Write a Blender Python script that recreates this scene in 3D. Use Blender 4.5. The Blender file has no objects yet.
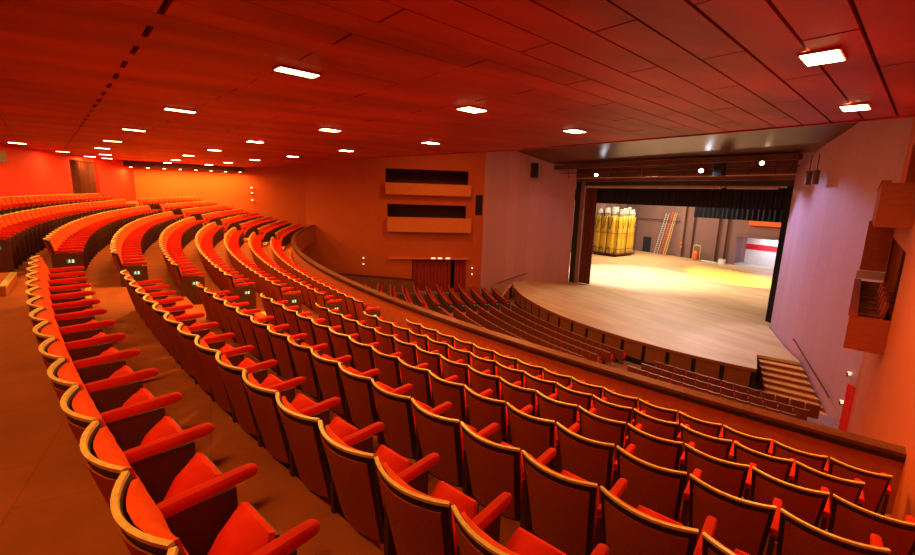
import bpy, bmesh, math, random
from math import sin, cos, pi, radians, sqrt, atan2, asin, degrees
from mathutils import Vector, Matrix
random.seed(7)
SC = bpy.context.scene
COL = SC.collection
ZO = 9.0                      # camera height above the stalls datum

# ---------------------------------------------------------------- materials
def _nt(name):
    m = bpy.data.materials.new(name); m.use_nodes = True
    nt = m.node_tree; nt.nodes.clear()
    out = nt.nodes.new('ShaderNodeOutputMaterial'); b = nt.nodes.new('ShaderNodeBsdfPrincipled')
    nt.links.new(b.outputs[0], out.inputs[0])
    return m, nt, b
def mat(name, col, rough=.6, metal=0, col2=None, scale=6, stretch=(1,1,1), bump=0, bscale=None, sheen=0, spec=.5, wave=None):
    m, nt, b = _nt(name)
    b.inputs['Roughness'].default_value = rough; b.inputs['Metallic'].default_value = metal
    b.inputs['Specular IOR Level'].default_value = spec
    if sheen:
        b.inputs['Sheen Weight'].default_value = sheen; b.inputs['Sheen Tint'].default_value = (*col, 1)
    tc = nt.nodes.new('ShaderNodeTexCoord'); mp = nt.nodes.new('ShaderNodeMapping')
    mp.inputs['Scale'].default_value = stretch
    nt.links.new(tc.outputs['Object'], mp.inputs[0])
    n = nt.nodes.new('ShaderNodeTexNoise'); n.inputs['Scale'].default_value = scale; n.inputs['Detail'].default_value = 4
    nt.links.new(mp.outputs[0], n.inputs[0])
    r = nt.nodes.new('ShaderNodeValToRGB')
    c2 = col2 or tuple(c*.82 for c in col)
    r.color_ramp.elements[0].color = (*c2, 1); r.color_ramp.elements[1].color = (*col, 1)
    r.color_ramp.elements[0].position = .35; r.color_ramp.elements[1].position = .65
    nt.links.new(n.outputs[0], r.inputs[0]); nt.links.new(r.outputs[0], b.inputs['Base Color'])
    if bump:
        n2 = nt.nodes.new('ShaderNodeTexNoise'); n2.inputs['Scale'].default_value = bscale or scale*8
        nt.links.new(mp.outputs[0], n2.inputs[0])
        bp = nt.nodes.new('ShaderNodeBump'); bp.inputs['Strength'].default_value = bump; bp.inputs['Distance'].default_value = .01
        nt.links.new(n2.outputs[0], bp.inputs['Height']); nt.links.new(bp.outputs[0], b.inputs['Normal'])
    return m
def emit(name, col, st):
    m, nt, b = _nt(name)
    b.inputs['Base Color'].default_value = (*col, 1)
    b.inputs['Emission Color'].default_value = (*col, 1); b.inputs['Emission Strength'].default_value = st
    return m
def tiles(name, col, col2, scale, bw=1.0, rh=1.0, mortar=.01, rough=.8, rot=0, squash=1):
    m, nt, b = _nt(name); b.inputs['Roughness'].default_value = rough
    tc = nt.nodes.new('ShaderNodeTexCoord'); mp = nt.nodes.new('ShaderNodeMapping')
    mp.inputs['Rotation'].default_value = (0, 0, rot)
    br = nt.nodes.new('ShaderNodeTexBrick'); br.offset = .5
    br.inputs['Scale'].default_value = scale; br.inputs['Brick Width'].default_value = bw; br.inputs['Row Height'].default_value = rh
    br.inputs['Mortar Size'].default_value = mortar
    br.inputs['Color1'].default_value = (*col, 1); br.inputs['Color2'].default_value = (*[c*.86 for c in col], 1); br.inputs['Mortar'].default_value = (*col2, 1)
    n = nt.nodes.new('ShaderNodeTexNoise'); n.inputs['Scale'].default_value = 3; n.inputs['Detail'].default_value = 8
    mx = nt.nodes.new('ShaderNodeMix'); mx.data_type = 'RGBA'; mx.blend_type = 'MULTIPLY'; mx.inputs[0].default_value = .5 if rough>.88 else .12
    nt.links.new(tc.outputs['Object'], mp.inputs[0]); nt.links.new(mp.outputs[0], br.inputs['Vector']); nt.links.new(mp.outputs[0], n.inputs[0])
    nt.links.new(br.outputs['Color'], mx.inputs[6]); nt.links.new(n.outputs[0], mx.inputs[7]); nt.links.new(mx.outputs[2], b.inputs['Base Color'])
    return m

M = {}
M['plush'] = mat('red_plush', (.88,.095,.010), .8, col2=(.80,.065,.006), scale=9, bump=.15, bscale=300, spec=.12)
M['plush_arm'] = mat('red_arm_plush', (.62,.018,.004), .75, col2=(.54,.013,.003), scale=5, bump=.15, bscale=300, spec=.15)
M['plush_seat'] = mat('red_seat_plush', (.78,.036,.005), .8, col2=(.68,.024,.004), scale=9, bump=.15, bscale=300, spec=.12)
M['backfab'] = mat('wine_back_fabric', (.44,.085,.012), .85, col2=(.35,.062,.009), scale=260, stretch=(1,1,.25), bump=.3, bscale=160, spec=.1)
M['shell'] = mat('dark_seat_shell', (.035,.012,.008), .5, scale=20)
M['rim'] = mat('pale_wood_rim', (.86,.62,.20), .38, col2=(.72,.46,.13), scale=30, stretch=(1,1,8))
M['support'] = mat('dark_brown_board', (.085,.018,.008), .55, scale=15)
M['metal'] = mat('dark_metal', (.10,.08,.07), .35, metal=.8)
M['carpet'] = tiles('brown_carpet', (.58,.135,.018), (.46,.095,.012), 1.0, .9, .9, .006, .9)
M['nosing'] = mat('brass_nosing', (.85,.62,.22), .35, metal=.3)
M['ceil'] = mat('red_stained_board', (.44,.042,.010), .5, col2=(.22,.014,.004), scale=1.3, stretch=(1,.25,1), bump=.05, spec=.3)
M['ceildark'] = mat('ceiling_void', (.012,.005,.004), .9)
M['orangewall'] = mat('orange_painted_wall', (.50,.088,.016), .75, col2=(.46,.078,.014), scale=.6)
M['redwall'] = mat('red_painted_wall', (.66,.016,.004), .8, col2=(.62,.014,.003), scale=.6)
M['lilac'] = tiles('lilac_painted_block', (.54,.27,.37), (.49,.24,.33), 1.0, 1.6, .8, .008, .8)
M['lilacfloor'] = mat('lilac_brown_floor', (.34,.17,.16), .8, scale=2)
M['upperceil'] = mat('brown_gloss_ceiling', (.15,.062,.03), .30, col2=(.10,.042,.02), scale=.5)
M['railcap'] = mat('dark_wood_cap', (.12,.030,.010), .4, col2=(.08,.018,.006), scale=6, spec=.3)
M['railpanel'] = mat('orange_brown_rail_cloth', (.45,.085,.022), .85, scale=8)
M['black'] = mat('black_cloth', (.012,.012,.016), .9, scale=10)
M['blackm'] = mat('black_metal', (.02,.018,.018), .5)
M['darkred'] = mat('dark_red_curtain', (.30,.015,.012), .85, scale=4)
M['curtainbrown'] = mat('brown_curtain', (.12,.025,.012), .9, scale=4)
M['stagefloor'] = mat('stage_boards', (.62,.38,.19), .5, col2=(.48,.27,.12), scale=.9, stretch=(.35,1.6,1), bump=.05)
M['stagefront'] = mat('stage_front_panel', (.22,.06,.022), .6, scale=5)
M['stagewall'] = tiles('stage_back_wall', (.24,.12,.11), (.16,.08,.07), 1.0, 2.0, 1.1, .012, .85)
M['tread'] = mat('oak_tread', (.85,.46,.15), .45, scale=8)
M['yellow'] = mat('yellow_vinyl', (.85,.55,.05), .45, col2=(.75,.42,.03), scale=3)
M['grey'] = mat('grey_cloth', (.42,.38,.34), .8, scale=8)
M['alu'] = mat('aluminium', (.75,.72,.68), .35, metal=.4)
M['orangepl'] = mat('orange_plastic', (.85,.16,.03), .4)
M['white'] = mat('white_paint', (.82,.80,.80), .6)
M['redband'] = mat('red_paint_band', (.75,.02,.04), .6)
M['seatdark'] = mat('stalls_back_cloth', (.20,.045,.022), .8, scale=40, spec=.15)
M['seatrim'] = mat('stalls_pale_edge', (.48,.30,.24), .4)
M['boxlit'] = mat('lit_box_board', (.66,.18,.035), .6, col2=(.60,.155,.03), scale=4, stretch=(1,1,4))  # light falling from above is put into this brighter parapet colour
M['boxdeep'] = mat('deep_red_box_board', (.30,.035,.010), .6, col2=(.24,.026,.008), scale=4, stretch=(1,1,4))
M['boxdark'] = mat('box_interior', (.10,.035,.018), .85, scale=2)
M['green'] = emit('green_sign_face', (.01,.22,.07), .45)
M['signwhite'] = emit('sign_figure', (.7,.9,.7), .7)
M['lamp_hot'] = emit('ceiling_lamp_glass', (1,.74,.32), 28)
M['lamp_mid'] = emit('recessed_lamp_glass', (1,.72,.28), 12)
M['lamp_small'] = emit('small_lamp_glass', (1,.72,.34), 10)
M['lamp_cool'] = emit('spotlight_lens', (.85,.92,1), 45)
M['lamp_dim'] = emit('sconce_glass', (1,.60,.35), 1.3)

# ---------------------------------------------------------------- mesh helper
class MB:
    def __init__(s): s.v=[]; s.f=[]; s.m=[]; s.mats=[]
    def mi(s, m):
        if m not in s.mats: s.mats.append(m)
        return s.mats.index(m)
    def add(s, verts, faces, m):
        o=len(s.v); s.v += [tuple(v) for v in verts]; k=s.mi(m)
        for f in faces: s.f.append(tuple(i+o for i in f)); s.m.append(k)
    def box(s, c, d, m, rz=0, rx=0, ry=0):
        hx,hy,hz=[q/2 for q in d]
        V=[Vector((x,y,z)) for z in (-hz,hz) for y in (-hy,hy) for x in (-hx,hx)]
        R=Matrix.Rotation(rz,3,'Z')@Matrix.Rotation(ry,3,'Y')@Matrix.Rotation(rx,3,'X')
        s.add([R@v+Vector(c) for v in V],[(0,2,3,1),(4,5,7,6),(0,1,5,4),(2,6,7,3),(0,4,6,2),(1,3,7,5)],m)
    def prism(s, poly, z0, z1, m):
        a=sum(poly[i][0]*poly[(i+1)%len(poly)][1]-poly[(i+1)%len(poly)][0]*poly[i][1] for i in range(len(poly)))
        if a<0: poly=poly[::-1]
        n=len(poly); V=[(x,y,z0) for x,y in poly]+[(x,y,z1) for x,y in poly]
        s.add(V,[tuple(range(n))[::-1],tuple(range(n,2*n))]+[(i,(i+1)%n,(i+1)%n+n,i+n) for i in range(n)],m)
    def tube(s, a, b, r, m, n=8, r2=None):
        a=Vector(a);b=Vector(b);d=(b-a).normalized(); u=d.orthogonal().normalized(); w=d.cross(u); r2=r if r2 is None else r2
        V=[a+(u*cos(2*pi*i/n)+w*sin(2*pi*i/n))*r for i in range(n)]+[b+(u*cos(2*pi*i/n)+w*sin(2*pi*i/n))*r2 for i in range(n)]
        s.add(V,[tuple(range(n))[::-1],tuple(range(n,2*n))]+[(i,(i+1)%n,(i+1)%n+n,i+n) for i in range(n)],m)
    def grid(s, P, m, flip=False, wrap=False):
        nj=len(P); ni=len(P[0]); V=[p for r in P for p in r]; F=[]
        for j in range(nj-1):
            for i in range(ni-1+(1 if wrap else 0)):
                q=(j*ni+i, j*ni+(i+1)%ni, (j+1)*ni+(i+1)%ni, (j+1)*ni+i); F.append(q[::-1] if flip else q)
        s.add(V,F,m)
    def slab(s, P, off, m):
        """P grid of points (rows) with offset function -> closed shell"""
        nj=len(P); ni=len(P[0]); Q=[[off(i,j,P[j][i]) for i in range(ni)] for j in range(nj)]
        s.grid(P,m); s.grid(Q,m,flip=True)
        o=len(s.v)-2*ni*nj; k=s.mi(m); A=lambda j,i:o+j*ni+i; B=lambda j,i:o+ni*nj+j*ni+i
        for i in range(ni-1):
            s.f+= [(A(0,i+1),A(0,i),B(0,i),B(0,i+1)),(A(nj-1,i),A(nj-1,i+1),B(nj-1,i+1),B(nj-1,i))]; s.m+=[k,k]
        for j in range(nj-1):
            s.f+= [(A(j,0),A(j+1,0),B(j+1,0),B(j,0)),(A(j+1,ni-1),A(j,ni-1),B(j,ni-1),B(j+1,ni-1))]; s.m+=[k,k]
    def merge(s, o, mw):
        off=len(s.v); s.v+=[tuple(mw@Vector(v)) for v in o.v]
        idx=[s.mi(m) for m in o.mats]
        s.f+=[tuple(i+off for i in f) for f in o.f]; s.m+=[idx[k] for k in o.m]
    def mesh(s, name, smooth=False):
        me=bpy.data.meshes.new(name); me.from_pydata(s.v,[],s.f)
        for m in s.mats: me.materials.append(m)
        me.polygons.foreach_set('material_index', s.m)
        if smooth: me.polygons.foreach_set('use_smooth',[True]*len(s.f))
        me.validate(); me.update()
        bm=bmesh.new(); bm.from_mesh(me); bmesh.ops.recalc_face_normals(bm, faces=bm.faces); bm.to_mesh(me); bm.free()
        if smooth:
            try: me.set_sharp_from_angle(angle=radians(40))
            except Exception: pass
        return me
    def build(s, name, parent=None, smooth=False, loc=None):
        o=bpy.data.objects.new(name, s.mesh(name,smooth)); COL.objects.link(o)
        if parent: o.parent=parent
        if loc: o.location=loc
        return o
def tag(o, label=None, cat=None, group=None, kind=None):
    if label: o['label']=label
    if cat: o['category']=cat
    if group: o['group']=group
    if kind: o['kind']=kind
    return o
def empty(name, loc=(0,0,0), rz=0):
    o=bpy.data.objects.new(name,None); COL.objects.link(o); o.location=loc; o.rotation_euler=(0,0,rz); o.empty_display_size=.1
    return o
def struct(mb, name, label=None, smooth=False, parent=None):
    o=mb.build(name, parent, smooth)
    if parent is None: o['kind']='structure'
    if label: o['label']=label
    return o
UN='zero one two three four five six seven eight nine ten eleven twelve thirteen fourteen fifteen sixteen seventeen eighteen nineteen'.split()
OR='zeroth first second third fourth fifth sixth seventh eighth ninth tenth eleventh twelfth thirteenth fourteenth fifteenth sixteenth seventeenth eighteenth nineteenth'.split()
TENS={2:'twent',3:'thirt',4:'fort',5:'fift'}
def ordw(n):
    if n<20: return OR[n]
    t,u=divmod(n,10)
    return TENS[t]+'ieth' if u==0 else TENS[t]+'y-'+OR[u]

# ---------------------------------------------------------------- plan geometry
PITCH=.5127
def Rk(k): return 46.09+(k-1)*.95
def Zk(k): return -2.711+(k-1)*.2866-.0022*(k-1)*(k-2)/2        # top of the seat backs
SH=.93                                                        # seat height over its own tier
def Fk(k): return Zk(k)-SH+ZO
RW=[(20.9,-51.5),(20.9,-50.0),(18.1,-42.9),(17.5,-41.2),(13.05,-27.5)]     # right side wall, inner face
LWp=[(-19.5,-56.5),(-18.95,-41.5),(-13.7,-27.5),(-10.24,-20.24)]
def interp(pts,Y):
    pts=sorted(pts,key=lambda p:p[1])
    if Y<=pts[0][1]: return pts[0][0]
    for a,b in zip(pts,pts[1:]):
        if Y<=b[1]: return a[0]+(b[0]-a[0])*(Y-a[1])/(b[1]-a[1])
    return pts[-1][0]
RWX=[(20.9,-57),(20.9,-50.0),(18.1,-42.9),(17.5,-41.2),(13.05,-27.5),(13.05,-20)]
def amax(R):
    a=0
    while a<radians(40) and R*sin(a)<interp(RWX,-R*cos(a))-.01: a+=.0008
    return a
def amin(R):
    a=0
    while a>-radians(40) and R*sin(a)>interp(LWp,-R*cos(a))+.01: a-=.0008
    return a
def pol(R,a,z): return (R*sin(a),-R*cos(a),z)
def sector(mb,R0,R1,z0,z1,a0f,a1f,m,n=90):
    P=[]
    for j,(R,z) in enumerate([(R0,z0),(R0,z1),(R1,z1),(R1,z0),(R0,z0)]):
        a0=a0f(R) if callable(a0f) else a0f; a1=a1f(R) if callable(a1f) else a1f
        P.append([pol(R,a0+(a1-a0)*i/n,z) for i in range(n+1)])
    mb.grid(P,m)
    for i in (0,n):
        q=[P[j][i] for j in range(4)]; mb.add(q,[(0,1,2,3)],m)

# ---------------------------------------------------------------- camera
cam=bpy.data.cameras.new('camera'); co=bpy.data.objects.new('camera',cam); COL.objects.link(co)
cam.sensor_width=36; cam.lens=438.7/915*36; cam.clip_end=300
yaw=radians(60.45); pit=radians(10.70); rol=radians(1.805)
F=Vector((-sin(yaw)*cos(pit),cos(yaw)*cos(pit),-sin(pit)))
Rt=Vector((cos(yaw),sin(yaw),0)); Up=Rt.cross(F)
x_=cos(rol)*Rt+sin(rol)*Up; y_=cos(rol)*Up-sin(rol)*Rt
mw=Matrix((x_,y_,-F)).transposed().to_4x4(); mw.translation=Vector((19.08,-48.50,ZO))
co.matrix_world=mw; SC.camera=co

# ---------------------------------------------------------------- balcony floor
b=MB()
for k in range(1,11):
    r0=45.12 if k==1 else Rk(k-1)-.10
    r1=Rk(k)-.10 if k<10 else 56.35
    if k>=10: zf=Fk(10)
    else: zf=Fk(k)
    sector(b,r0,r1,zf-.5,zf,amin,amax,M['carpet'])
struct(b,'balcony_floor','stepped brown carpet floor of the balcony')
# half steps and nosings in the aisles
AIS=[(8.95,10.35),(-9.95,-8.55)]
def a_of(R,X): return asin(X/R)
for (xa,xb),side in zip(AIS,('near','far')):
    b=MB()
    for k in range(1,10):
        sector(b,Rk(k)-.52,Rk(k)-.10,Fk(k)-.05,Fk(k)+.143,lambda R:a_of(R,xa),lambda R:a_of(R,xb),M['carpet'],6)
    struct(b,'aisle_steps','carpeted half steps of the %s balcony aisle'%side)
    for k in range(1,10):
        b=MB()
        sector(b,Rk(k)-.53,Rk(k)-.45,Fk(k)+.118,Fk(k)+.149,lambda R:a_of(R,xa+.02),lambda R:a_of(R,xb-.05),M['nosing'],6)
        o=b.build('step_nosing')
        tag(o,'pale yellow nosing strip on the %s balcony aisle steps, level with seat row %s'%(('near' if side=='near' else 'far'),UN[k]),'step nosing','aisle step nosings')

# ---------------------------------------------------------------- balcony seat
H=SH
def bk(s,z,off=0,wt=.247,wb=.205,sag=.075):
    """point on the curved back: s in -1..1, z height"""
    t=(H-z)/.66
    w=wt+(wb-wt)*max(0,min(1,t))
    yo=.13*t
    # outward normal ~ -y ; off>0 goes forward (towards the sitter)
    return (s*w*(1-off*.35*abs(s)), sag*(s*s-1)*(1-.35*min(1,max(0,t)))+yo+off, z)
def seat_parts():
    P={}
    b=MB(); n=10
    G=[[bk(-1+2*i/n,z) for i in range(n+1)] for z in (.31,.5,.7,.915)]
    b.slab(G,lambda i,j,p:(p[0]*.985,p[1]+.02,p[2]),M['shell']); P['back_shell']=b.mesh('back_shell',True)
    A=b
    b=MB(); G=[[bk(-.88+1.76*i/n,z,-.002) for i in range(n+1)] for z in (.33,.5,.7,.872)]
    b.slab(G,lambda i,j,p:(p[0],p[1]-.007,p[2]),M['backfab']); P['back_cloth']=b.mesh('back_cloth',True); B=b
    b=MB(); G=[[bk(-1+2*i/n,z,0) for i in range(n+1)] for z in (.913,.93)]
    G=[[(p[0]*1.01,p[1]-.004,p[2]) for p in r] for r in G]
    b.slab(G,lambda i,j,p:(p[0]*.975,p[1]+.020,p[2]),M['rim']); P['wooden_rim']=b.mesh('wooden_rim',True); C=b
    # back cushion: closed bulging pad
    b=MB(); m=8
    def pad(s,z,off):
        e=(1-abs(s)**4); v=(z-.42)/(.905-.42); ez=1-abs(2*v-1)**6
        return bk(s*.86,z,.030+off*(.30+.70*e*ez),wb=.22)
    Z=[.42,.45,.55,.66,.77,.86,.895,.905]; SS=[-1,-.93,-.75,-.5,-.2,.2,.5,.75,.93,1]
    G=[[pad(s,z,.075) for s in SS] for z in Z]; G2=[[pad(s,z,0) for s in SS] for z in Z]
    b.grid(G,M['plush']); b.grid(G2,M['plush'],flip=True)
    for i in range(len(SS)-1):
        for r,q in ((G[0],G2[0]),(G[-1],G2[-1])): b.add([r[i],r[i+1],q[i+1],q[i]],[(0,1,2,3)],M['plush'])
    for j in range(len(Z)-1):
        for e in (0,-1): b.add([G[j][e],G[j+1][e],G2[j+1][e],G2[j][e]],[(0,1,2,3)],M['plush'])
    P['back_cushion']=b.mesh('back_cushion',True); D=b
    # tipped seat
    b=MB(); ang=radians(66); L=.43
    def sp(u,v,t):   # u lateral -1..1 , v 0..1 from hinge to front, t thickness 0..1
        w=.238-.115*v**1.25
        th=.03+.085*(1-abs(u)**3)*(1-abs(2*v-1)**5)
        y=.20+cos(ang)*v*L - sin(ang)*(th*t); z=.285+sin(ang)*v*L*.96 + cos(ang)*th*t
        return (u*w,y,z)
    US=[-1,-.9,-.6,-.2,.2,.6,.9,1]; VS=[0,.06,.25,.5,.75,.92,1]
    T=[[sp(u,v,1) for u in US] for v in VS]; Bo=[[sp(u,v,0) for u in US] for v in VS]
    b.grid(T,M['plush_seat'])
    for i in range(len(US)-1):
        for r,q in ((T[0],Bo[0]),(T[-1],Bo[-1])): b.add([r[i],r[i+1],q[i+1],q[i]],[(0,1,2,3)],M['plush_seat'])
    for j in range(len(VS)-1):
        for e in (0,-1): b.add([T[j][e],T[j+1][e],Bo[j+1][e],Bo[j][e]],[(0,1,2,3)],M['plush_seat'])
    b.grid(Bo,M['plush_seat'],flip=True)
    P['seat_cushion']=b.mesh('seat_cushion',True); E_=b
    b=MB(); G=[[sp(u,v,0) for u in (-.96,-.5,0,.5,.96)] for v in (.0,.5,.97)]
    G=[[(p[0],p[1]+sin(ang)*.004,p[2]-cos(ang)*.004) for p in r] for r in G]
    b.slab(G,lambda i,j,p:(p[0],p[1]+sin(ang)*.018,p[2]-cos(ang)*.018),M['shell']); P['seat_pan']=b.mesh('seat_pan'); F_=b
    def arm(x):
        b=MB(); n=10; pts=[]
        prof=[(.028,0),(.027,.019),(.020,.028),(0,.031),(-.020,.028),(-.027,.019),(-.028,0),(-.026,-.02),(-.018,-.026),(.018,-.026),(.026,-.02)]
        rows=[]
        for y,sc,dz in ((.085,.8,0),(.10,1,0),(.25,1,.004),(.42,1,.008),(.455,.92,.008),(.475,.6,.006),(.48,.05,.004)):
            rows.append([(x+px*sc,y,.70+dz+pz*sc) for px,pz in prof])
        b.grid(rows,M['plush_arm'],wrap=True); b.add(rows[0],[tuple(range(len(prof)))],M['plush_arm'])
        return b
    def sup(x):
        b=MB(); b.box((x,.23,.335),(.032,.30,.668),M['support']); b.tube((x-.02,.17,.42),(x+.02,.17,.42),.022,M['metal'],10)
        b.box((x,.24,.01),(.05,.26,.02),M['metal']); return b
    xl=-PITCH/2
    P['armrest']=arm(xl).mesh('armrest',True); P['support_panel']=sup(xl).mesh('support_panel')
    P['armrest_r']=arm(-xl).mesh('armrest',True); P['support_r']=sup(-xl).mesh('support_panel')
    allp=[A,B,C,D,E_,F_,arm(xl),sup(xl)]
    return P,allp
SP,SALL=seat_parts()
PN=[('back_shell','dark curved plywood back shell'),('back_cloth','wine red cloth on the back'),('wooden_rim','pale wooden top rim'),('back_cushion',None),('seat_cushion',None),('seat_pan','dark underside of the tipped seat'),('armrest',None),('support_panel','dark brown side support')]
def seat_proto():
    root=empty('theatre_seat')
    for n,l in PN:
        o=bpy.data.objects.new(n,SP[n]); COL.objects.link(o); o.parent=root
        if l: o['label']=l
    return root
def dup(root,loc,rz):
    r=root.copy(); COL.objects.link(r); r.location=loc; r.rotation_euler=(0,0,rz)
    for ch in list(root.children):
        c=ch.copy(); COL.objects.link(c); c.parent=r
    return r
def aisle_end(k,X):  return Rk(k)*asin(X/Rk(k))
# seat lists: (row, centre arc coordinate, block, index from near aisle, last?)
SENDS={1:18.247,2:18.295,3:18.355,4:18.404,5:18.469,6:18.524,7:18.606}
right=[];mid=[];left=[]
for k in range(1,8):
    e=SENDS[k]; nn=int(round((e-(10.5+.05*k))/PITCH)); s0=e-nn*PITCH
    i=0; s=s0
    while True:
        c=s+PITCH/2; R=Rk(k); a=(c+PITCH*.62)/R
        if k<3 and c>e: break
        if k>=3 and R*sin(a)>interp(RWX,-R*cos(a)+.0)-.06: break
        i+=1; right.append([k,c,i,False]); s+=PITCH
    right[-1][3]=True
for k in range(1,10):
    e=aisle_end(k,8.62); i=0; c=e-PITCH/2
    while c-PITCH/2>aisle_end(k,-8.5):
        i+=1; mid.append([k,c,i,i==1]); c-=PITCH
for k in range(1,9):
    c=aisle_end(k,-10.0)-PITCH/2; i=0
    while True:
        R=Rk(k); a=(c-PITCH*.62)/R
        if R*sin(a)<interp(LWp,-R*cos(a))+.12: break
        i+=1; left.append([k,c,i,i==1]); c-=PITCH
def place(k,c):
    R=Rk(k); a=c/R
    return (R*sin(a),-R*cos(a),Fk(k)), a
camp=Vector((19.08,-48.5,9))
allseats=[('r',)+tuple(q) for q in right]+[('m',)+tuple(q) for q in mid]+[('l',)+tuple(q) for q in left]
allseats.sort(key=lambda q:(Vector(place(q[1],q[2])[0])-camp).length)
# out-of-frame seats right beside the tripod are the only ones skipped
proto=seat_proto(); used=False; cnt=0; rest=[]
WHERE={'r':'to the right of the near aisle','m':'left past the near aisle'}
for q in allseats:
    blk,k,c,i,last=q; loc,a=place(k,c)
    if cnt>=300: rest.append((k,c,last)); continue
    if not used: r=proto; r.location=loc; r.rotation_euler=(0,0,a); used=True
    else: r=dup(proto,loc,a)
    if last:
        for n,nm in (('armrest_r','armrest'),('support_r','support_panel')):
            o=bpy.data.objects.new(nm,SP[n]); COL.objects.link(o); o.parent=r
            if nm=='support_panel': o['label']='dark brown side support'
    blkname={'r':'right of the near aisle','m':'left of the near aisle','l':'beyond the far aisle'}[blk]
    tag(r,'red plush balcony seat, %s row from the rail, %s %s'%(OR[k],ordw(i),blkname),'theatre seat','red plush balcony seats')
    cnt+=1
if rest:
    b=MB(); one=MB()
    for p in SALL: one.merge(p,Matrix())
    for k,c,last in rest:
        loc,a=place(k,c); b.merge(one,Matrix.Translation(loc)@Matrix.Rotation(a,4,'Z'))
    o=b.build('theatre_seats',None,True); tag(o,'far rows of red plush balcony seats curving away to the left wall','theatre seats','red plush balcony seats',kind='stuff')

# row end panels with exit signs on the middle block's near end
for k in range(1,10):
    R=Rk(k); s=aisle_end(k,8.62)+.06; a=s/R; loc=(R*sin(a),-R*cos(a),Fk(k))
    e=empty('row_end_panel',loc,a)
    b=MB(); b.prism([(-.012,.02),(-.012,.46),(.012,.46),(.012,.02)],.0,.655,M['support']); b.build('panel',e)
    b=MB(); b.box((.02,.285,.53),(.016,.115,.066),M['green']); sg=b.build('exit_sign',e); sg['label']='small green exit sign'
    b=MB(); x=.030
    b.box((x,.262,.555),(.004,.012,.012),M['signwhite']); b.box((x,.262,.535),(.004,.012,.026),M['signwhite'],rx=.2)
    b.box((x,.252,.514),(.004,.008,.026),M['signwhite'],rx=-.5); b.box((x,.272,.514),(.004,.008,.026),M['signwhite'],rx=.5)
    b.box((x,.262,.54),(.004,.034,.007),M['signwhite'],rx=.3)
    b.box((x,.312,.53),(.004,.026,.058),M['signwhite']); b.build('running_figure',sg)
    tag(e,'dark end panel with green exit sign beside the near aisle, %s balcony row'%OR[k],'end panel','row end panels along the near aisle')

# ---------------------------------------------------------------- balcony rail
rail=empty('balcony_rail',(0,-45,Fk(1)))
def rel(o,root): o.location=-root.location; return o
b=MB(); sector(b,44.92,45.08,-4.25+ZO,-2.90+ZO,amin,amax,M['railpanel'],120); rel(b.build('rail_panel',rail),rail)
b=MB(); sector(b,44.90,45.12,-2.885+ZO,-2.835+ZO,amin,amax,M['railcap'],120); o=rel(b.build('rail_cap',rail),rail); o['label']='dark wooden cap rail'
b=MB(); sector(b,44.91,45.105,-2.955+ZO,-2.89+ZO,amin,amax,M['blackm'],120); o=rel(b.build('shadow_strip',rail),rail); o['label']='black strip standing for the shade under the cap'  # shade below the cap, built as a black strip
tag(rail,'curved orange-brown balcony parapet with dark wooden cap rail','balcony rail')
# balcony slab underside edge
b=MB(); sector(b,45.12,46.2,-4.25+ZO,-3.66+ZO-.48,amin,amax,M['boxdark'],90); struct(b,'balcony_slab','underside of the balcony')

# ---------------------------------------------------------------- walls
def wall_seg(mb,A,B,z0,z1,holes,m,th=.3,out=1):
    """A->B plan points, holes (s0,s1,z0,z1) in metres along the wall; outside is to the 'out' side"""
    A=Vector(A);B=Vector(B);L=(B-A).length;d=(B-A)/L;n=Vector((d.y,-d.x))*out
    xs=sorted({0,L,*[h[0] for h in holes],*[h[1] for h in holes]}); zs=sorted({z0,z1,*[h[2] for h in holes],*[h[3] for h in holes]})
    for x0,x1 in zip(xs,xs[1:]):
        for a,c in zip(zs,zs[1:]):
            if any(h[0]<=x0+1e-6 and x1<=h[1]+1e-6 and h[2]<=a+1e-6 and c<=h[3]+1e-6 for h in holes): continue
            p=A+d*x0;q=A+d*x1
            mb.prism([tuple(p),tuple(q),tuple(q+n*th),tuple(p+n*th)],a+ZO,c+ZO,m)
def sY(A,B,Y): # distance along A->B where plan y = Y
    return ((Y-A[1])/(B[1]-A[1]))*sqrt((B[0]-A[0])**2+(B[1]-A[1])**2)
ZT=6.2
A,B_=LWp[1],LWp[2]
S=lambda Y:sY(A,B_,Y)
b=MB()
wall_seg(b,LWp[0],LWp[1],-9.6,ZT,[],M['orangewall'],out=-1)
holesL=[(S(-35.45),S(-28.85),.76,1.98),(S(-35.3),S(-28.95),-2.05,-.95),(S(-33.3),S(-28.8),-9.05,-5.6),(S(-28.2),S(-27.6),-1.75,.0)]
wall_seg(b,A,B_,-9.6,ZT,holesL,M['orangewall'],out=-1)
struct(b,'wall_left','orange side wall with recessed boxes')
b=MB(); wall_seg(b,LWp[2],LWp[3],-9.6,ZT,[],M['lilac'],out=-1); struct(b,'wall_stage_left','lilac splayed wall left of the stage')
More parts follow.
